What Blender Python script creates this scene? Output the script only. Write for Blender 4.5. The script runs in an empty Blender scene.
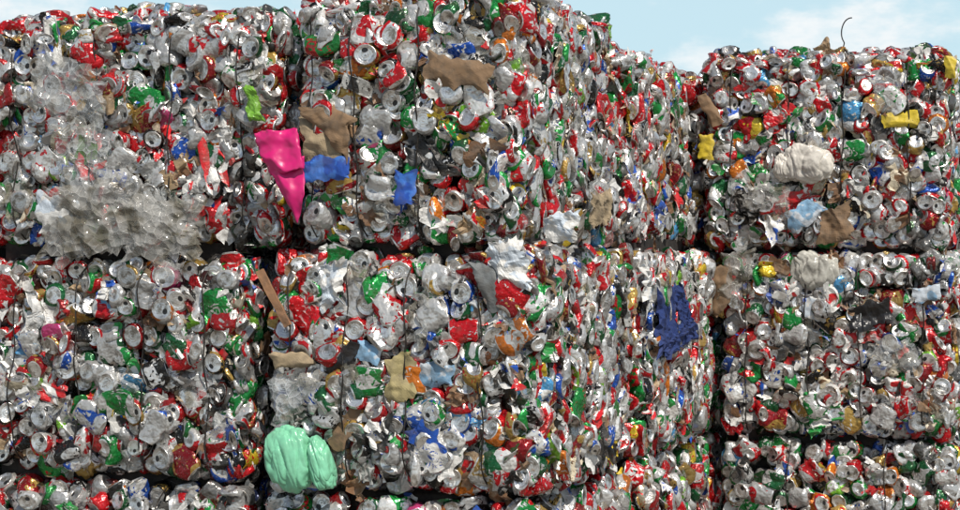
import bpy, math, numpy as np
from mathutils import Vector, noise as mnoise
rng=np.random.default_rng(31)
scene=bpy.context.scene
scene.view_settings.view_transform='Standard'
try: scene.view_settings.look='None'
except Exception: pass
scene.view_settings.exposure=0

# ---------------------------------------------------------------- yard frame
C=np.array([0.18,6.15]); E=np.array([0.945,-0.328]); Sd=np.array([0.328,0.945])
E/=np.linalg.norm(E); Sd/=np.linalg.norm(Sd)
def W(u,s,z):
    p=C+E*u+Sd*s
    return np.array([p[0],p[1],z])
E3=np.array([E[0],E[1],0.]); S3=np.array([Sd[0],Sd[1],0.]); Z3=np.array([0,0,1.])
CS=1.17   # can scale

# ---------------------------------------------------------------- materials
class NT:
    def __init__(s,mat):
        mat.use_nodes=True; s.t=mat.node_tree; s.t.nodes.clear()
    def n(s,ty,**k):
        nd=s.t.nodes.new(ty)
        for a,b in k.items():
            if a=='inp':
                for i,v in b.items(): 
                    if isinstance(v,bpy.types.NodeSocket): s.t.links.new(v,nd.inputs[i])
                    else: nd.inputs[i].default_value=v
            else: setattr(nd,a,b)
        return nd
    def math(s,op,a,b=0.0,c=None):
        d={0:a,1:b}
        if c is not None: d[2]=c
        return s.n('ShaderNodeMath',operation=op,inp=d).outputs[0]
    def mix(s,f,a,b,bt='MIX'):
        nd=s.t.nodes.new('ShaderNodeMix'); nd.data_type='RGBA'; nd.blend_type=bt
        for i,v in ((0,f),(6,a),(7,b)):
            if isinstance(v,bpy.types.NodeSocket): s.t.links.new(v,nd.inputs[i])
            else: nd.inputs[i].default_value=v
        return nd.outputs[2]
    def noise(s,vec,scale,detail=2.0,rough=0.5):
        return s.n('ShaderNodeTexNoise',inp={'Vector':vec,'Scale':scale,'Detail':detail,'Roughness':rough}).outputs[0]
    def step(s,v,lo,hi):
        nd=s.n('ShaderNodeMapRange',interpolation_type='SMOOTHSTEP',inp={0:v,1:lo,2:hi,3:0.0,4:1.0}); return nd.outputs[0]
    def out(s,sh): 
        o=s.n('ShaderNodeOutputMaterial'); s.t.links.new(sh,o.inputs[0])

def attr(n,name):
    return n.n('ShaderNodeAttribute',attribute_name=name)
def seedvec(n,a,pc):
    sv=n.n('ShaderNodeVectorMath',operation='SCALE',inp={0:(7.3,13.1,5.7),3:a.outputs['Alpha']}).outputs[0]
    return n.n('ShaderNodeVectorMath',operation='ADD',inp={0:pc.outputs['Vector'],1:sv}).outputs[0]

def mat_body():
    m=bpy.data.materials.new('printed_aluminium'); n=NT(m)
    a=attr(n,'ca'); b=attr(n,'cb'); pc=attr(n,'pc')
    v=seedvec(n,a,pc)
    geo=n.n('ShaderNodeNewGeometry').outputs['Position']
    big=n.step(n.noise(v,12,0.5),0.58,0.592)
    st=n.n('ShaderNodeMapping',inp={0:v,3:(1.0,1.0,0.45)}).outputs[0]
    txt=n.step(n.noise(st,105,1.0),0.56,0.59)
    band=n.step(n.noise(v,24,0.0),0.54,0.56)
    txt=n.math('MULTIPLY',txt,band)
    c=n.mix(big,a.outputs['Color'],b.outputs['Color'])
    inv=n.mix(big,b.outputs['Color'],a.outputs['Color'])
    c=n.mix(txt,c,inv)
    wear=n.step(n.noise(geo,190,1.5,0.7),0.65,0.70)
    c=n.mix(n.math('MULTIPLY',wear,0.4),c,(0.55,0.55,0.53,1))
    dirt=n.step(n.noise(geo,24,3.0,0.65),0.50,0.72)
    c=n.mix(n.math('MULTIPLY',dirt,0.5),c,(0.09,0.07,0.05,1))
    c=n.mix(b.outputs['Alpha'],c,(0.02,0.018,0.015,1))  # towards near-black by dirt plus painted crevice shade
    bump=n.n('ShaderNodeBump',inp={'Strength':0.7,'Distance':0.011,'Height':n.noise(geo,52,1.0,0.5)})
    p=n.n('ShaderNodeBsdfPrincipled',inp={'Base Color':c,'Metallic':0.4,'Roughness':0.27,'Normal':bump.outputs[0]})
    n.out(p.outputs[0]); return m
def mat_bare():
    m=bpy.data.materials.new('bare_aluminium'); n=NT(m)
    a=attr(n,'ca'); b=attr(n,'cb'); pc=attr(n,'pc')
    sep=n.n('ShaderNodeSeparateXYZ',inp={0:pc.outputs['Vector']})
    x,y,z=sep.outputs
    ex=n.math('DIVIDE',x,0.0095); ey=n.math('DIVIDE',n.math('ADD',y,0.0135),0.0080)
    r=n.math('ADD',n.math('MULTIPLY',ex,ex),n.math('MULTIPLY',ey,ey))
    op=n.math('SUBTRACT',1.0,n.step(r,0.75,1.05))
    op=n.math('MULTIPLY',op,n.step(z,0.045,0.046))
    op=n.math('MULTIPLY',op,n.math('LESS_THAN',n.math('FRACT',n.math('MULTIPLY',a.outputs['Alpha'],9.0)),0.75))
    geo=n.n('ShaderNodeNewGeometry').outputs['Position']
    g=n.noise(geo,40,3.0,0.65)
    c=n.mix(n.step(g,0.42,0.68),(0.82,0.81,0.79,1),(0.26,0.23,0.19,1))
    c=n.mix(b.outputs['Alpha'],c,(0.03,0.026,0.022,1))  # dirt and painted-in crevice shade darken the bare metal too
    rough=n.math('ADD',0.18,n.math('MULTIPLY',g,0.35))
    c=n.mix(op,c,(0.01,0.01,0.01,1))  # drinking hole: its inner darkness is painted into the colour
    met=n.math('SUBTRACT',0.85,n.math('MULTIPLY',op,0.85))
    rr=n.math('SQRT',n.math('ADD',n.math('MULTIPLY',x,x),n.math('MULTIPLY',y,y)))
    ring=n.math('SINE',n.math('MULTIPLY',rr,900.0))
    h=n.math('ADD',n.math('MULTIPLY',ring,0.12),n.noise(geo,80,1.0))
    bump=n.n('ShaderNodeBump',inp={'Strength':0.45,'Distance':0.004,'Height':h})
    p=n.n('ShaderNodeBsdfPrincipled',inp={'Base Color':c,'Metallic':met,'Roughness':rough,'Normal':bump.outputs[0]})
    n.out(p.outputs[0]); return m
def mat_paper():
    m=bpy.data.materials.new('scrap_paper_and_plastic'); n=NT(m)
    a=attr(n,'ca'); b=attr(n,'cb'); pc=attr(n,'pc'); v=seedvec(n,a,pc)
    geo=n.n('ShaderNodeNewGeometry').outputs['Position']
    big=n.step(n.noise(v,14,1.0),0.56,0.58)
    txt=n.math('MULTIPLY',n.step(n.noise(v,150,1.0),0.6,0.63),n.step(n.noise(v,22,0.0),0.55,0.57))
    c=n.mix(n.math('MAXIMUM',big,txt),a.outputs['Color'],b.outputs['Color'])
    d=n.step(n.noise(geo,22,3.0,0.65),0.42,0.70)
    c=n.mix(n.math('MULTIPLY',d,0.6),c,(0.11,0.09,0.07,1))
    bump=n.n('ShaderNodeBump',inp={'Strength':0.6,'Distance':0.005,'Height':n.noise(geo,70,2.0,0.6)})
    p=n.n('ShaderNodeBsdfPrincipled',inp={'Base Color':c,'Roughness':0.45,'Normal':bump.outputs[0]})
    n.out(p.outputs[0]); return m
def mat_film(name='clear_plastic_film',alpha=0.32,col=(0.6,0.62,0.61,1),dirt=(.24,.22,.17,1)):
    # crinkled sheet plastic: steady partial coverage, glossy facets, milky fold lines
    m=bpy.data.materials.new(name); n=NT(m)
    geo=n.n('ShaderNodeNewGeometry').outputs['Position']
    g=n.noise(geo,12,2.0,0.5)
    vor=n.n('ShaderNodeTexVoronoi',feature='DISTANCE_TO_EDGE',inp={'Vector':geo,'Scale':26.0}).outputs[0]
    cell=n.n('ShaderNodeTexVoronoi',inp={'Vector':geo,'Scale':26.0}).outputs[0]
    bump=n.n('ShaderNodeBump',inp={'Strength':0.8,'Distance':0.02,'Height':cell})
    fold=n.math('SUBTRACT',1.0,n.step(vor,0.0,0.05))
    al=n.math('ADD',alpha,n.math('ADD',n.math('MULTIPLY',n.step(g,.48,.53),.18),n.math('MULTIPLY',fold,0.30)))
    p=n.n('ShaderNodeBsdfPrincipled',inp={'Base Color':n.mix(n.step(g,0.45,0.6),col,dirt),'Roughness':0.07,'Normal':bump.outputs[0],
        'Alpha':n.math('MINIMUM',al,1.0)})
    n.out(p.outputs[0]); return m
def mat_plain(name,col,rough=0.6,dirt=0.4,bscale=60,bstr=0.5,metal=0.0,col2=None,cscale=20,crease=0.0):
    m=bpy.data.materials.new(name); n=NT(m)
    geo=n.n('ShaderNodeNewGeometry').outputs['Position']
    c=tuple(col)+(1,)
    if col2 is not None: c=n.mix(n.step(n.noise(geo,cscale,2.0),0.5,0.56),c,tuple(col2)+(1,))
    d=n.step(n.noise(geo,18,4.0,0.65),0.40,0.68)
    c=n.mix(n.math('MULTIPLY',d,dirt),c,(0.08,0.065,0.05,1))
    h=n.noise(geo,bscale,3.0,0.6)
    if crease>0:
        st=n.n('ShaderNodeMapping',inp={0:geo,2:(0.3,0.5,0.2),3:(1,1,.45)}).outputs[0]
        cr=n.math('ABSOLUTE',n.math('SUBTRACT',n.noise(st,16,1.0,0.5),0.5))
        cr2=n.math('ABSOLUTE',n.math('SUBTRACT',n.noise(geo,38,1.0,0.5),0.5))
        h=n.math('ADD',n.math('MULTIPLY',cr2,crease*.45),n.math('MULTIPLY',cr,crease))
    bump=n.n('ShaderNodeBump',inp={'Strength':bstr if crease==0 else 0.8,'Distance':0.006 if crease==0 else 0.02,'Height':h})
    p=n.n('ShaderNodeBsdfPrincipled',inp={'Base Color':c,'Roughness':rough,'Metallic':metal,'Normal':bump.outputs[0]})
    n.out(p.outputs[0]); return m
M_BODY=mat_body(); M_BARE=mat_bare(); M_PAPER=mat_paper(); M_FILM=mat_film()
M_CORE=mat_plain('dark_packed_scrap',(0.012,0.010,0.009),0.9,0.3)  # near-black filler box behind the cans
M_WIRE=mat_plain('rusty_baling_wire',(0.015,0.012,0.010),0.5,0.3,metal=0.3)
MATS=[M_BODY,M_BARE,M_PAPER,M_FILM]

# ---------------------------------------------------------------- can template
PROF=[(0,.0545),(.013,.0545),(.0255,.053),(.0285,.0595),(.0305,.058),(.031,.054),(.037,.043),(.037,.025),(.037,.008),
      (.037,-.010),(.037,-.028),(.037,-.046),(.027,-.058),(.0235,-.06),(.013,-.053),(0,-.05)]
def template(S):
    v=[];f=[];m=[]
    for r,z in PROF:
        for k in range(S):
            t=2*math.pi*k/S; v.append((r*math.cos(t),r*math.sin(t),z))
    for i in range(len(PROF)-1):
        for k in range(S):
            k2=(k+1)%S
            f.append((i*S+k,(i+1)*S+k,(i+1)*S+k2,i*S+k2)); m.append(1 if (i<5 or i>=12) else 0)
    b=len(v)
    for sc,zz in ((1,.0575),(.55,.0580)):
        for k in range(8):
            t=2*math.pi*k/8; v.append((.0062*sc*math.cos(t),.007+.0105*sc*math.sin(t),zz))
    for k in range(8):
        k2=(k+1)%8; f.append((b+k,b+k2,b+8+k2,b+8+k)); m.append(1)
    return np.array(v),np.array(f),np.array(m)
T_HI=template(18); T_LO=template(9)
def sheet_template(n):
    v=[];f=[]
    for i in range(n+1):
        for j in range(n+1): v.append((i/n-.5,j/n-.5,0))
    for i in range(n):
        for j in range(n):
            a=i*(n+1)+j; f.append((a,a+n+1,a+n+2,a+1))
    return np.array(v),np.array(f)
SH=sheet_template(8); SHB=sheet_template(16)

def unit(a): return a/np.maximum(np.linalg.norm(a,axis=-1,keepdims=True),1e-9)
def tri(x): return (2/np.pi)*np.arcsin(np.sin(x))
def crumple(P,Q,amp,l0,l1,k=3):
    N=P.shape[0]; out=P.copy()
    for i in range(k):
        lam=rng.uniform(l0,l1,(N,1)); K=unit(rng.normal(size=(N,3)))*2*np.pi/lam
        ph=rng.uniform(0,6.28,(N,1)); D=unit(rng.normal(size=(N,3)))
        w=tri(np.einsum('nvc,nc->nv',Q,K)+ph)
        out+=w[:,:,None]*D[:,None,:]*amp[...,None]
    return out

RED=(.56,.008,.014);WHT=(.72,.71,.68);SIL=(.56,.56,.55);GRN=(.010,.25,.045);DGR=(.008,.10,.03);BLU=(.012,.08,.40);LBL=(.08,.30,.55)
ORG=(.62,.17,.015);GLD=(.44,.28,.07);BLK=(.012,.012,.012);YEL=(.64,.46,.03);CRM=(.56,.49,.36);DRD=(.24,.008,.012);LIM=(.2,.47,.04);BRN=(.19,.10,.05);PNK=(.5,.05,.17)
PAIRS=[(RED,WHT,19),(RED,SIL,9),(SIL,RED,4),(WHT,RED,3),(SIL,BLK,7),(SIL,SIL,15),(WHT,BLU,4),(GRN,WHT,9),(GRN,RED,2),(DGR,SIL,9),(WHT,GRN,3),
  (BLU,WHT,2.5),(LBL,WHT,1),(SIL,BLU,2),(ORG,WHT,2),(ORG,GRN,.7),(GLD,WHT,2),(GLD,RED,2),(BLK,SIL,4),(BLK,GLD,3),(YEL,RED,1),(CRM,RED,2),(DRD,GLD,4),(LIM,WHT,1),(WHT,GLD,2),(PNK,WHT,.3)]
PW=np.array([p[2] for p in PAIRS],float);PW/=PW.sum()
PA=np.array([p[0] for p in PAIRS]);PB=np.array([p[1] for p in PAIRS])
SHP=[(WHT,BLU,8),(WHT,RED,5),(WHT,WHT,6),((.4,.4,.38),BLK,6),(BRN,(.26,.16,.09),6),((.33,.23,.13),BRN,5),(BLU,WHT,1.2),(RED,WHT,5),(GRN,WHT,3),(YEL,BLK,.6),(CRM,BRN,5),(BLK,(.08,.08,.08),6),(LBL,WHT,1),(PNK,WHT,.2),(ORG,YEL,.5)]
SW=np.array([p[2] for p in SHP],float);SW/=SW.sum();SA=np.array([p[0] for p in SHP]);SB=np.array([p[1] for p in SHP])

class Acc:
    def __init__(s): s.v=[];s.f=[];s.m=[];s.ca=[];s.cb=[];s.pc=[];s.sm=[];s.n=0
    def add(s,P,F,M,ca,cb,pc,smooth):
        N,V,_=P.shape
        if N==0: return
        off=s.n+np.arange(N)*V
        s.v.append(P.reshape(-1,3)); s.f.append((F[None]+off[:,None,None]).reshape(-1,4)); 
        s.m.append(np.broadcast_to(M,(N,len(F))).reshape(-1)); s.sm.append(np.broadcast_to(smooth,(N,len(F))).reshape(-1))
        s.ca.append(np.repeat(ca,V,0)); s.cb.append(np.repeat(cb,V,0)); s.pc.append(np.broadcast_to(pc,(N,V,3)).reshape(-1,3)); s.n+=N*V
    def build(s,name,mats):
        v=np.concatenate(s.v);f=np.concatenate(s.f);me=bpy.data.meshes.new(name)
        me.vertices.add(len(v)); me.vertices.foreach_set('co',v.astype(np.float32).ravel())
        me.loops.add(f.size); me.loops.foreach_set('vertex_index',f.astype(np.int32).ravel())
        me.polygons.add(len(f)); me.polygons.foreach_set('loop_start',(np.arange(len(f))*4).astype(np.int32))
        me.update(calc_edges=True)
        me.polygons.foreach_set('material_index',np.concatenate(s.m).astype(np.int32))
        me.polygons.foreach_set('use_smooth',np.concatenate(s.sm).astype(bool))
        for nm,dat in (('ca',s.ca),('cb',s.cb)):
            at=me.attributes.new(nm,'FLOAT_COLOR','POINT'); at.data.foreach_set('color',np.concatenate(dat).astype(np.float32).ravel())
        at=me.attributes.new('pc','FLOAT_VECTOR','POINT'); at.data.foreach_set('vector',np.concatenate(s.pc).astype(np.float32).ravel())
        for m in mats: me.materials.append(m)
        ob=bpy.data.objects.new(name,me); scene.collection.objects.link(ob); return ob

def to_face(P,R,pos,face,bulge,soft=.35):
    Q=np.einsum('nvc,ncd->nvd',P,R)+pos[:,None,:]
    d=Q[:,:,2]-bulge[:,None]
    d=np.where(d>.010,.010+soft*(d-.010),d)
    Q[:,:,2]=d+bulge[:,None]
    O,U,V,N_=face
    return O+Q[:,:,0:1]*U+Q[:,:,1:2]*V+Q[:,:,2:3]*N_
def rows_from(z,hint):
    z=unit(z); x=unit(np.cross(hint,z)); y=np.cross(z,x); return x,y,z

def bulge_fn(u,v,w,h,seed,wires):
    b=.022*np.sin(u*5.1+seed)*np.sin(v*6.3+seed*2.1)+.015*np.sin(u*13+seed*3)*np.cos(v*15-seed)
    e=np.minimum.reduce([u,w-u,v,h-v]); b=b-.13*np.clip(1-e/.11,0,1)**2
    for x in wires: b=b-.020*np.exp(-((u-x)/.022)**2)
    return b

def grid_pts(w,h,sp,mu=.052,mv=.044):
    nu=max(1,int(w/sp));nv=max(1,int(h/sp))
    gu,gv=np.meshgrid((np.arange(nu)+.5)*w/nu,(np.arange(nv)+.5)*h/nv)
    gu=gu.ravel()+rng.uniform(-.5,.5,gu.size)*sp*1.2; gv=gv.ravel()+rng.uniform(-.5,.5,gv.size)*sp*1.2
    return np.clip(gu,mu,w-mu),np.clip(gv,mv,h-mv)

def scatter(acc,face,w,h,sp,depth,pA,pC,T,seed,wires,crush=1.0,grime_shade=0.0,tint=1.0,pal=None):
    u,v=grid_pts(w,h,sp); N=len(u); base,F,M=T
    b=bulge_fn(u,v,w,h,seed,wires)
    P=np.broadcast_to(base,(N,)+base.shape).copy()
    isA=rng.random(N)<pA; isC=(~isA)&(rng.random(N)<pC)
    z0=P[:,:,2]
    ax=np.where(isA,rng.uniform(.2,.7,N),rng.uniform(.5,1.0,N))
    mask=np.clip((.057-np.abs(z0))/.018,0.12,1)
    amp=mask*np.where(isA,rng.uniform(.002,.007,N),rng.uniform(.002,.0072,N))[:,None]*crush
    P=crumple(P,P,amp,.022,.065,4)
    ye=np.where(isA,rng.uniform(.78,1,N),rng.uniform(.4,1.0,N)); ym=np.where(isA,ye*rng.uniform(.8,1,N),rng.uniform(.15,.5,N))
    zc=rng.uniform(-.03,.03,N)[:,None]; g=np.exp(-((z0-zc)/.032)**2)
    P[:,:,1]*=ye[:,None]*(1-g)+ym[:,None]*g
    P[:,:,0]*=(1+np.where(isA,0,.22)[:,None]*g)
    P[:,:,2]*=ax[:,None]
    bend=np.where(isA,0,rng.uniform(-8,8,N))[:,None]
    P[:,:,1]+=bend*P[:,:,2]**2
    P*=CS*rng.uniform(.90,1.08,N)[:,None,None]
    nrm=np.tile([0,0,1.],(N,1)); rnd=rng.normal(size=(N,3))
    flip=np.where(rng.random(N)<.3,-1.,1.)[:,None]
    tilt=rng.uniform(0,.8,N)[:,None]
    zA=unit(nrm*1+unit(rnd)*tilt)*flip
    xA,yA,zA=rows_from(zA,rng.normal(size=(N,3)))
    yB=unit(nrm+unit(rng.normal(size=(N,3)))*rng.uniform(.05,.8,N)[:,None])
    zB=unit(np.cross(yB,rng.normal(size=(N,3)))); xB=np.cross(yB,zB)
    yC=unit(np.array([1.,0,0])+rng.normal(size=(N,3))*.28); zC=unit(np.cross(yC,rng.normal(size=(N,3)))); xC=np.cross(yC,zC)
    R=np.stack([xB,yB,zB],1)
    R[isA]=np.stack([xA,yA,zA],1)[isA]; R[isC]=np.stack([xC,yC,zC],1)[isC]
    half=np.where(isA,.058*ax,np.where(isC,.03,.016))*CS
    pos=np.stack([u,v,b-half*.75-rng.uniform(-.008,.040,N)-depth],1)
    Wd=to_face(P,R,pos,face,b-depth)
    i=rng.choice(len(PAIRS),N,p=PW); sdd=rng.random(N)[:,None]
    gr=np.clip(grime_shade+rng.uniform(-.1,.12,N)+np.where(rng.random(N)<.10,.3,0),0,.97)[:,None]
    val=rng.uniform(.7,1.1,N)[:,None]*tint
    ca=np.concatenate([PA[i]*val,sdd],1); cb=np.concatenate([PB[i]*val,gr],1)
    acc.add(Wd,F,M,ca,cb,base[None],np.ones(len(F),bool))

def sheets(acc,face,w,h,N,seed,wires,mat_film_p=.3,smin=.03,smax=.12,edge=False,tpl=None,amp=.09,dp=(-.035,-.002)):
    base,F=tpl or SH; u=rng.uniform(.04,w-.04,N); v=rng.uniform(.04,h-.04,N)
    if edge: v=np.where(rng.random(N)<.5,rng.uniform(.01,.06,N),h-rng.uniform(.01,.06,N))
    b=bulge_fn(u,v,w,h,seed,wires)
    P=np.broadcast_to(base,(N,)+base.shape).copy()
    L=rng.uniform(smin,smax,N)*rng.uniform(.5 if tpl is None else .8,1,N); A=rng.uniform(.2 if tpl is None else .4,.9,N)
    P[:,:,0]*=L[:,None]; P[:,:,1]*=(L*A)[:,None]
    ang=np.arctan2(base[:,1],base[:,0])[None]
    P[:,:,:2]*=(1+.16*np.sin(ang*3+rng.uniform(0,6,(N,1)))+.10*np.sin(ang*7+rng.uniform(0,6,(N,1))))[...,None]
    pc=P.copy()
    P=crumple(P,P,np.broadcast_to((L*amp)[:,None],P.shape[:2]),.02,.07,4)
    z=unit(np.array([0,0,1.])+unit(rng.normal(size=(N,3)))*rng.uniform(.1,1.0 if tpl is None else .35,N)[:,None])
    x,y,z=rows_from(z,rng.normal(size=(N,3)))
    pos=np.stack([u,v,b+rng.uniform(dp[0],dp[1],N)],1)
    Wd=to_face(P,np.stack([x,y,z],1),pos,face,b,.5)
    i=rng.choice(len(SHP),N,p=SW); sdd=rng.random(N)[:,None]
    ca=np.concatenate([SA[i],sdd],1); cb=np.concatenate([SB[i],sdd],1)
    M=np.where(rng.random(N)<mat_film_p,3,2)[:,None]*np.ones((1,len(F)),int)
    acc.add(Wd,F,M,ca,cb,pc,np.zeros(len(F),bool))

def tube(name,pts,r,mat,parent=None):
    cu=bpy.data.curves.new(name,'CURVE'); cu.dimensions='3D'; cu.bevel_depth=r; cu.bevel_resolution=1
    sp=cu.splines.new('POLY'); sp.points.add(len(pts)-1)
    for k,p in enumerate(pts): sp.points[k].co=(p[0],p[1],p[2],1)
    cu.materials.append(mat); ob=bpy.data.objects.new(name,cu); scene.collection.objects.link(ob)
    if parent: ob.parent=parent
    return ob

cnt=0
def bale(u0,u1,s0,s1,z0,z1,wires,q='hi',side=True,top=False,front=True,left=False,grime_shade=.02,tint=1.0):
    global cnt; cnt+=1
    par=bpy.data.objects.new('crushed_can_bale',None); scene.collection.objects.link(par); par.empty_display_size=.2
    acc=Acc(); w=u1-u0;h=z1-z0;d=s1-s0; seed=cnt*1.7
    T=T_HI if q=='hi' else T_LO; sp=.053 if q=='hi' else .063
    wl=[x*w for x in wires]
    faces=[]
    if front: faces.append(((W(u0,s0,z0),E3,Z3,-S3),w,h,wl,0.62,0.25,sp,280,.12))
    if side: faces.append(((W(u1,s0,z0),S3,Z3,E3),d,h,[],0.25,0.75,sp,520,.15))
    if left: faces.append(((W(u0,s1,z0),-S3,Z3,-E3),d,h,[],0.3,0.75,.07,150,.3))
    for face,fw,fh,wr,pA,pC,s_,ns,pf in faces:
        scatter(acc,face,fw,fh,s_,0.0,pA,pC,T,seed,wr,1.0,grime_shade,tint)
        scatter(acc,face,fw,fh,s_*1.1,.050,pA*.7,pC,T_LO,seed,wr,1.3,grime_shade+.70,tint*.8)  # inner layer: crevice shade painted in by darkening the can colours
        ar=fw*fh
        sheets(acc,face,fw,fh,int(ar*(ns if q=='hi' else 120)),seed,wr,pf)
        if q=='hi': sheets(acc,face,fw,fh,int(ar*26),seed,wr,.3,.10,.19,False,SHB,.07,(-.012,.0))
        sheets(acc,face,fw,fh,int(fw*12),seed,wr,.35,.05,.16,True)
    if top:
        face=(W(u0,s0,z1),E3,S3,Z3)
        scatter(acc,face,w,min(d,.35),.06,-.02,.35,.4,T_LO,seed,[],1.0)
        scatter(acc,face,w,d,.07,0,.35,.4,T_LO,seed,[],1.0)
        sheets(acc,face,w,d,int(w*d*120),seed,[],.4)
    ob=acc.build('compressed_cans',MATS); ob.parent=par
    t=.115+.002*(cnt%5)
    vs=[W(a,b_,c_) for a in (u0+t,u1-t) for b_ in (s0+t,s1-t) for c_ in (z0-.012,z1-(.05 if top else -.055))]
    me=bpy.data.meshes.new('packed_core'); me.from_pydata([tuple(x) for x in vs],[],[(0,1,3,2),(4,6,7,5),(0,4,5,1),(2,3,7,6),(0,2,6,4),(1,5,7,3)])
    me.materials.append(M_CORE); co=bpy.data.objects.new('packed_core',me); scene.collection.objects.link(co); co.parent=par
    for x in (wl if front else []):
        pts=[];ph=rng.uniform(0,6); sl=rng.uniform(-.02,.02); n=26
        for k in range(n+1):
            v=h*k/n; uu=x+sl*(v/h-.5)+.005*math.sin(v*23+ph)
            b=float(bulge_fn(np.array([x]),np.array([v]),w,h,seed,wl)[0])
            pts.append(W(u0+uu,s0-b-.027-.003*math.sin(v*31+ph),z0+v))
        pts.append(W(u0+x,s0+.04,z1+.012)); pts.append(W(u0+x,s1-.04,z1+.012)); pts.append(W(u0+x,s1+.01,z1-.05)); pts.append(W(u0+x,s1+.01,z0+.02))
        tube('baling_wire',pts,.0029,M_WIRE,par)
    return par

# ---- top row
bale(-2.20,-.935,.07,1.25,1.61,2.435,[.16,.42,.66,.88],top=True,grime_shade=.10,tint=.97)
bale(-.865,-.035,0,1.18,1.615,2.465,[.08,.28,.55],top=True)
bale(-.86,-.02,1.22,2.40,1.61,2.39,[.3,.7],top=True,front=False)
bale(.005,1.09,2.40,3.6,1.605,2.460,[.13,.36,.58,.84],top=True)
bale(-.86,-.02,2.44,3.6,1.61,2.40,[.3,.7],q='lo',top=True,front=False)
# ---- middle row
bale(-2.20,-1.045,.03,1.2,.80,1.570,[.2,.42,.64,.86],grime_shade=.10,tint=.97)
bale(-.965,.035,-.01,1.18,.79,1.600,[.10,.30,.52,.78])
bale(-.95,.075,1.22,2.40,.79,1.590,[.3,.6],front=False)
bale(.095,1.12,2.38,3.6,.79,1.590,[.12,.38,.6,.86])
bale(-.95,.07,2.44,3.6,.79,1.590,[.3,.6],q='lo',front=False)
# ---- bottom row
bale(-2.20,-1.03,0,1.2,0.01,.785,[.3,.7],q='lo',grime_shade=.12)
bale(-.98,.03,-.01,1.18,0.01,.775,[.3,.7],q='lo')
bale(-.95,.08,1.22,2.40,0.01,.775,[.3,.7],q='lo',front=False)
bale(.085,1.13,2.37,3.6,0.01,.775,[.3,.7],q='lo')
bale(-.95,.06,2.44,3.6,0.01,.775,[.3,.7],q='lo',front=False)
# ---- next stack to the left, outside the photograph
for z0,z1 in ((.01,.78),(.8,1.58),(1.6,2.42)):
    bale(-3.25,-2.23,.02,1.2,z0,z1,[.3,.7],q='lo',side=False,top=z0>1.5)

# ---------------------------------------------------------------- loose recognisable scrap
CAMZ=1.6; FP=1900.0; HY=250.0
def F_(px,py,s=0.0,off=.03):
    # photo survey point -> point on the plane of a bale front at depth s
    dx=(px-480)/FP; sp_=s-off
    O=C+Sd*sp_; t=np.dot(O,Sd)/np.dot(np.array([dx,1.]),Sd)
    return np.array([dx*t,t,CAMZ+(HY-py)/FP*t])
def Rside(px,py,u=0.0,off=.03):
    dx=(px-480)/FP; O=C+E*(u+off); t=np.dot(O,E)/np.dot(np.array([dx,1.]),E)
    return np.array([dx*t,t,CAMZ+(HY-py)/FP*t])
def patch(name,corners,mat,amp=.010,n=16,seed=0,thick=.002,freq=16,edge=.012,nrm=None,smooth=False,layers=1,fine=.55,ragged=.22,sagk=.022):
    c0=[np.array(x) for x in corners]; nm=-S3 if nrm is None else nrm
    dU=unit(c0[1]-c0[0]); dV=unit(c0[3]-c0[0])
    L=min(np.linalg.norm(c0[1]-c0[0]),np.linalg.norm(c0[3]-c0[0]))
    vs=[];fs=[]
    for ly in range(layers):
        o=len(vs); sd=seed+ly*17.3
        c=[p+(rng.normal(size=3)*L*.14 if ly else 0) for p in c0]
        for i in range(n+1):
            for j in range(n+1):
                a=i/n;b=j/n
                p=c[0]*(1-a)*(1-b)+c[1]*a*(1-b)+c[2]*a*b+c[3]*(1-a)*b
                q=Vector(p)*freq+Vector((sd*3.1,sd*1.7,0))
                r=1-abs(mnoise.noise(q))*3.2
                r2=(mnoise.noise(q*2.9)*.8+mnoise.noise(q*6.1)*.45)*fine/.55*.7
                e=mnoise.noise_vector(q*1.1)
                eb=max(abs(2*a-1),abs(2*b-1))**4
                rag=(mnoise.noise(q*3.3+Vector((5,5,5)))+.5*mnoise.noise(q*7.3))*ragged*L*eb
                sag=-sagk*eb*(.6+mnoise.noise(q*1.7))
                rc=(2*a-1)*dU+(2*b-1)*dV
                p=p+nm*(amp*(r+r2)+sag)+np.array(e)*edge+rc*rag
                vs.append(tuple(p))
        for i in range(n):
            for j in range(n):
                k=o+i*(n+1)+j; fs.append((k,k+n+1,k+n+2,k+1))
    me=bpy.data.meshes.new(name); me.from_pydata(vs,[],fs); me.materials.append(mat)
    for p in me.polygons: p.use_smooth=smooth
    ob=bpy.data.objects.new(name,me); scene.collection.objects.link(ob)
    if thick>0:
        so=ob.modifiers.new('thickness','SOLIDIFY'); so.thickness=thick; so.offset=0
    return ob
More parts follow.
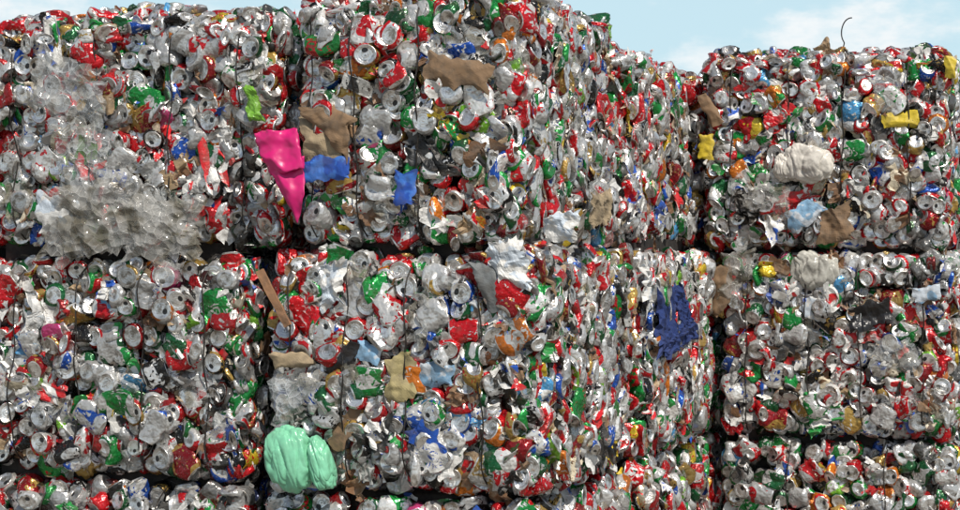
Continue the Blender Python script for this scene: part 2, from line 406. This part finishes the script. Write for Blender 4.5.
def bag(name,lobes,mat,seed=0,wr=.07,lump=.12):
    import bmesh
    bm=bmesh.new()
    for li,(cen,rx,ry,rz,roll) in enumerate(lobes):
        t=bmesh.new(); bmesh.ops.create_icosphere(t,subdivisions=6,radius=1)
        for v in t.verts:
            d=v.co.normalized(); sd=seed+li*4.7
            r=1+lump*mnoise.noise(d*1.3+Vector((sd,sd*2,0)))+lump*.5*mnoise.noise(d*2.7+Vector((sd,0,3)))
            w1=mnoise.noise(Vector((d.x*1.9+sd,d.z*.7,d.y*1.2+sd)))
            w2=mnoise.noise(Vector((d.x*4.1+d.z*1.3+sd,d.z*1.1,d.y*2)))
            r-=wr*(.9*max(0,1-abs(w1)*4)**2+.4*max(0,1-abs(w2)*3)**2)
            x,y,z=d.x*r,d.y*r,d.z*r
            x=math.copysign(abs(x)**.86,x); z=math.copysign(abs(z)**.86,z)
            X=x*rx*math.cos(roll)-z*rz*math.sin(roll); Z=x*rx*math.sin(roll)+z*rz*math.cos(roll)
            v.co=Vector(np.array(cen)+E3*X+S3*y*ry+Z3*Z)
        mt=bpy.data.meshes.new('tmp'); t.to_mesh(mt); t.free(); bm.from_mesh(mt); bpy.data.meshes.remove(mt)
    me=bpy.data.meshes.new(name); bm.to_mesh(me); bm.free(); me.materials.append(mat)
    for p in me.polygons: p.use_smooth=True
    ob=bpy.data.objects.new(name,me); scene.collection.objects.link(ob); return ob

mp=mat_plain
card=mp('crumpled_cardboard',(.21,.13,.07),.8,.55,30)
card2=mp('pale_cardboard',(.34,.26,.16),.8,.55,30)
pink=mp('magenta_plastic',(.58,.010,.15),.35,.15,30,.2)
mint=mp('mint_plastic_bag',(.20,.54,.34),.26,.15,30,.15,crease=.28)
whitebag=mp('white_plastic_bag',(.68,.64,.57),.25,.35,40,.4,crease=.5)
greybag=mp('grey_plastic_bag',(.46,.45,.40),.25,.5,40,.5,crease=.5)
blue=mp('blue_printed_card',(.015,.07,.36),.45,.4,40,.4,0,(.04,.15,.5))
navy=mp('navy_cloth',(.012,.032,.14),.8,.15,60)
black=mp('black_plastic',(.012,.012,.014),.3,.2,60)
white=mp('white_paper',(.66,.65,.62),.6,.45,50,.5,0,(.5,.56,.62))
grey=mp('grey_sheet',(.15,.16,.16),.6,.5,50)
yellow=mp('yellow_plastic',(.58,.43,.03),.5,.45,50)
lblue=mp('light_blue_plastic',(.20,.36,.52),.5,.5,50,.5,0,(.5,.55,.6))
lime=mp('lime_plastic',(.16,.38,.03),.4,.35,50)
khaki=mp('khaki_paper',(.34,.28,.13),.7,.5,50)
wood=mp('broken_wood',(.27,.14,.07),.8,.5,60)
film=mat_film('cloudy_film',.34,(.50,.49,.46,1),(.17,.155,.12,1))
film2=mat_film('clear_film',.20,(.62,.65,.66,1),(.38,.37,.33,1))

def fp(name,pts,mat,s=0.,off=.012,**k): return patch(name,[F_(x,y,s,off) for x,y in pts],mat,**k)
def flat(name,pts,mat,s=0.,off=.022,seed=0,nrm=None,P=None,amp=.006): 
    off=min(off,.026)
    return patch(name,P or [F_(x,y,s,off) for x,y in pts],mat,amp=amp,n=20,seed=seed,freq=8,fine=.7,ragged=.2,edge=.006,sagk=.014,nrm=nrm)
def film_fp(name,pts,mat,s=0.,off=.02,seed=0,layers=2,n=14,amp=.014): return patch(name,[F_(x,y,s,off) for x,y in pts],mat,amp=amp,n=14,seed=seed,thick=0,freq=9,edge=.018,smooth=False,layers=layers,fine=.5,ragged=.2)
# corners order: TL, TR, BR, BL
fp('magenta_plastic_sheet',[(253,133),(295,127),(302,168),(268,176)],pink,0,.045,seed=1,amp=.011,smooth=True,n=30,freq=10,fine=.3,ragged=.05,edge=.005)
fp('magenta_plastic_sheet',[(264,160),(303,156),(305,198),(296,224)],pink,0,.035,seed=2,amp=.012,smooth=True,n=30,freq=9,fine=.3,ragged=.03,edge=.003)
fp('lime_plastic_piece',[(243,84),(256,88),(263,118),(250,121)],lime,.04,.015,seed=3)
flat('cardboard_piece',[(300,112),(326,103),(354,118),(348,162)],card,0,.026,4,amp=.011)
flat('cardboard_piece',[(301,122),(335,128),(346,162),(306,160)],card2,0,.022,5,amp=.010)
flat('cardboard_piece',[(427,50),(492,67),(486,92),(423,80)],card,0,.026,6,amp=.004)
flat('blue_carton',[(302,160),(349,158),(350,180),(303,182)],blue,0,.026,7,amp=.007)
flat('blue_carton',[(395,170),(415,172),(412,205),(393,202)],blue,0,.022,8)
film_fp('clear_plastic_tray',[(38,56),(106,84),(98,130),(22,100)],film2,.04,.035,9,2,amp=.008)
film_fp('grey_plastic_film',[(48,188),(128,178),(150,250),(40,252)],film,.05,.03,10,2)
film_fp('grey_plastic_film',[(120,190),(198,204),(194,250),(110,254)],film,.05,.035,11,2)
film_fp('grey_plastic_film',[(50,118),(104,122),(110,186),(60,190)],film2,.05,.025,12,1)
flat('printed_carton',[(34,194),(78,202),(72,234),(38,232)],white,.05,.026,13)
fp('white_paper_sheet',[(486,244),(520,238),(530,290),(503,292)],white,0,.03,seed=14,amp=.012,fine=.4)
fp('white_paper_sheet',[(316,268),(344,260),(338,300),(320,314)],white,0,.02,seed=15,amp=.012)
fp('white_paper_sheet',[(545,216),(580,210),(574,244),(540,240)],white,0,.0,seed=45,amp=.012)
flat('grey_sheet',[(468,262),(494,264),(506,304),(490,310)],grey,0,.026,16)
flat('khaki_paper',[(386,362),(412,348),(416,392),(388,414)],khaki,0,.024,17,amp=.009)
flat('black_plastic_scrap',[(320,372),(352,338),(364,350),(338,384)],black,0,.024,18,amp=.009)
fp('broken_wood_slat',[(256,272),(263,269),(291,324),(285,328)],wood,0,.035,seed=19,amp=.002,edge=.002,thick=.012,sagk=0,ragged=.05)
flat('light_blue_carton',[(356,340),(382,348),(378,364),(354,358)],lblue,0,.022,20)
flat('cardboard_piece',[(268,354),(302,350),(314,364),(274,370)],card2,0,.024,21)
flat('light_blue_carton',[(418,362),(454,364),(452,386),(420,386)],lblue,0,.022,22)
film_fp('grey_plastic_film',[(150,262),(186,262),(182,284),(152,280)],film,0,.02,50,1,amp=.010)
film_fp('clear_plastic_bag',[(270,372),(312,376),(306,424),(274,420)],film2,0,.03,51,2,amp=.010)
flat('cardboard_piece',[(326,440),(350,404),(364,414),(342,454)],card,0,.022,52)
# right-hand stack
flat('yellow_plastic_piece',[(882,116),(918,108),(921,126),(884,129)],yellow,2.4,.026,23)
flat('yellow_plastic_piece',[(698,134),(713,134),(713,160),(699,160)],yellow,2.4,.016,24)
flat('light_blue_carton',[(786,214),(812,200),(828,210),(792,236)],lblue,2.4,.024,25)
flat('cardboard_piece',[(820,210),(848,204),(854,242),(816,242)],card,2.4,.026,26,amp=.012)
film_fp('grey_plastic_film',[(740,188),(792,182),(790,214),(748,210)],film,2.4,.03,27,1,amp=.010)
flat('cardboard_piece',[(697,96),(706,92),(724,122),(712,128)],card,2.4,.022,28)
flat('yellow_plastic_piece',[(944,54),(956,58),(954,78),(945,76)],yellow,2.4,.022,29)
flat('printed_carton',[(808,292),(832,300),(824,324),(800,316)],white,2.38,.026,30,amp=.003)
flat('black_plastic_bag',[(846,308),(886,300),(892,320),(850,334)],black,2.38,.026,31,amp=.014)
flat('light_blue_carton',[(912,288),(940,284),(940,300),(914,304)],lblue,2.38,.022,32)
film_fp('grey_plastic_film',[(722,256),(750,252),(754,294),(720,306)],film,2.38,.025,33,1,amp=.010)
flat('cardboard_piece',[(712,270),(730,262),(732,300),(714,322)],card,2.38,.020,53,amp=.008)
film_fp('clear_plastic_bag',[(866,340),(912,336),(915,372),(872,378)],film2,2.38,.028,34,1,amp=.010)
film_fp('clear_plastic_bag',[(868,78),(902,74),(906,112),(872,112)],film2,2.4,.028,57,1,amp=.010)
# right flank of the central stack
for pts,mat,sd,nm in (([(659,292),(674,284),(678,342),(661,356)],navy,35,'navy_cloth'),([(671,286),(682,284),(698,330),(686,342)],navy,36,'navy_cloth'),([(662,336),(694,316),(697,338),(668,360)],navy,37,'navy_cloth'),
      ([(590,194),(610,192),(610,224),(594,226)],card2,38,'cardboard_piece'),([(643,260),(661,258),(660,302),(646,312)],white,39,'white_paper_sheet')):
    patch(nm,[Rside(x,y,0.065 if mat is navy else .03,.035) for x,y in pts],mat,seed=sd,nrm=E3,amp=.010,fine=.5,ragged=.2,sagk=.012)
# bags
bag('mint_plastic_bag',[(F_(290,459,0,.04),.090,.06,.112,.12),(F_(321,464,0,.035),.042,.05,.096,.28)],mint,3,.11,.16)
bag('white_plastic_bag',[(F_(807,163,2.4,.015),.115,.06,.085,-.1),(F_(785,168,2.4,.01),.05,.05,.06,0)],whitebag,5,.12,.2)
bag('grey_plastic_bag',[(F_(816,272,2.4,.01),.108,.06,.092,0)],greybag,9,.14,.25)
pts=[]
for k in range(30):
    t=k/29; b_=F_(840+8*t+6*math.sin(t*7)*t,56-36*t-5*math.sin(t*9)*t,2.6,0); pts.append(b_)
tube('loose_baling_wire',pts,.003,M_WIRE)

# ---------------------------------------------------------------- ground
me=bpy.data.meshes.new('ground'); me.from_pydata([(-2000,-2000,0),(2000,-2000,0),(2000,2000,0),(-2000,2000,0)],[],[(0,1,2,3)])
me.materials.append(mp('concrete_yard',(.20,.18,.15),.85,.5,8,.3)); g=bpy.data.objects.new('ground',me); scene.collection.objects.link(g)

# ---------------------------------------------------------------- light
sun_dir=Vector((.26,-.58,.84)).normalized()
el=math.asin(sun_dir.z); az=math.atan2(sun_dir.x,sun_dir.y)
sl=bpy.data.lights.new('sun','SUN'); sl.energy=4.7; sl.angle=math.radians(.7); sl.color=(1,.94,.85)
so=bpy.data.objects.new('sun',sl); scene.collection.objects.link(so); so.rotation_euler=sun_dir.to_track_quat('Z','Y').to_euler()
w=bpy.data.worlds.new('World'); scene.world=w; w.use_nodes=True; t=w.node_tree; t.nodes.clear()
class WN(NT):
    def __init__(s,t): s.t=t
n=WN(t)
sky=n.n('ShaderNodeTexSky',sky_type='NISHITA',sun_disc=False,sun_elevation=el,sun_rotation=az,air_density=1.0,dust_density=1.0,ozone_density=1.5)
tc=n.n('ShaderNodeTexCoord').outputs['Generated']
mpp=n.n('ShaderNodeMapping',inp={0:tc,3:(1,1,2.2)}).outputs[0]
cl=n.step(n.noise(mpp,7.5,6.0,.6),.45,.60)
zz=n.n('ShaderNodeSeparateXYZ',inp={0:tc}).outputs[2]
hz=n.math('SUBTRACT',1.0,n.step(zz,.12,.36))
col=n.mix(n.math('MULTIPLY',hz,.92),sky.outputs[0],(7.6,10.4,11.6,1))
cf=n.math('MULTIPLY',cl,n.math('ADD',.15,n.math('MULTIPLY',hz,.75)))
col=n.mix(cf,col,(12.0,12.2,12.3,1))
bg=n.n('ShaderNodeBackground',inp={0:col,1:.08})
o=n.n('ShaderNodeOutputWorld'); t.links.new(bg.outputs[0],o.inputs[0])

# ---------------------------------------------------------------- camera
cd=bpy.data.cameras.new('camera'); cd.sensor_width=36; cd.lens=36*FP/960; cd.clip_start=.05; cd.clip_end=6000
cam=bpy.data.objects.new('camera',cd); scene.collection.objects.link(cam)
cam.location=(0,0,CAMZ); cam.rotation_euler=(math.radians(90)-math.atan(5/FP),0,0); scene.camera=cam
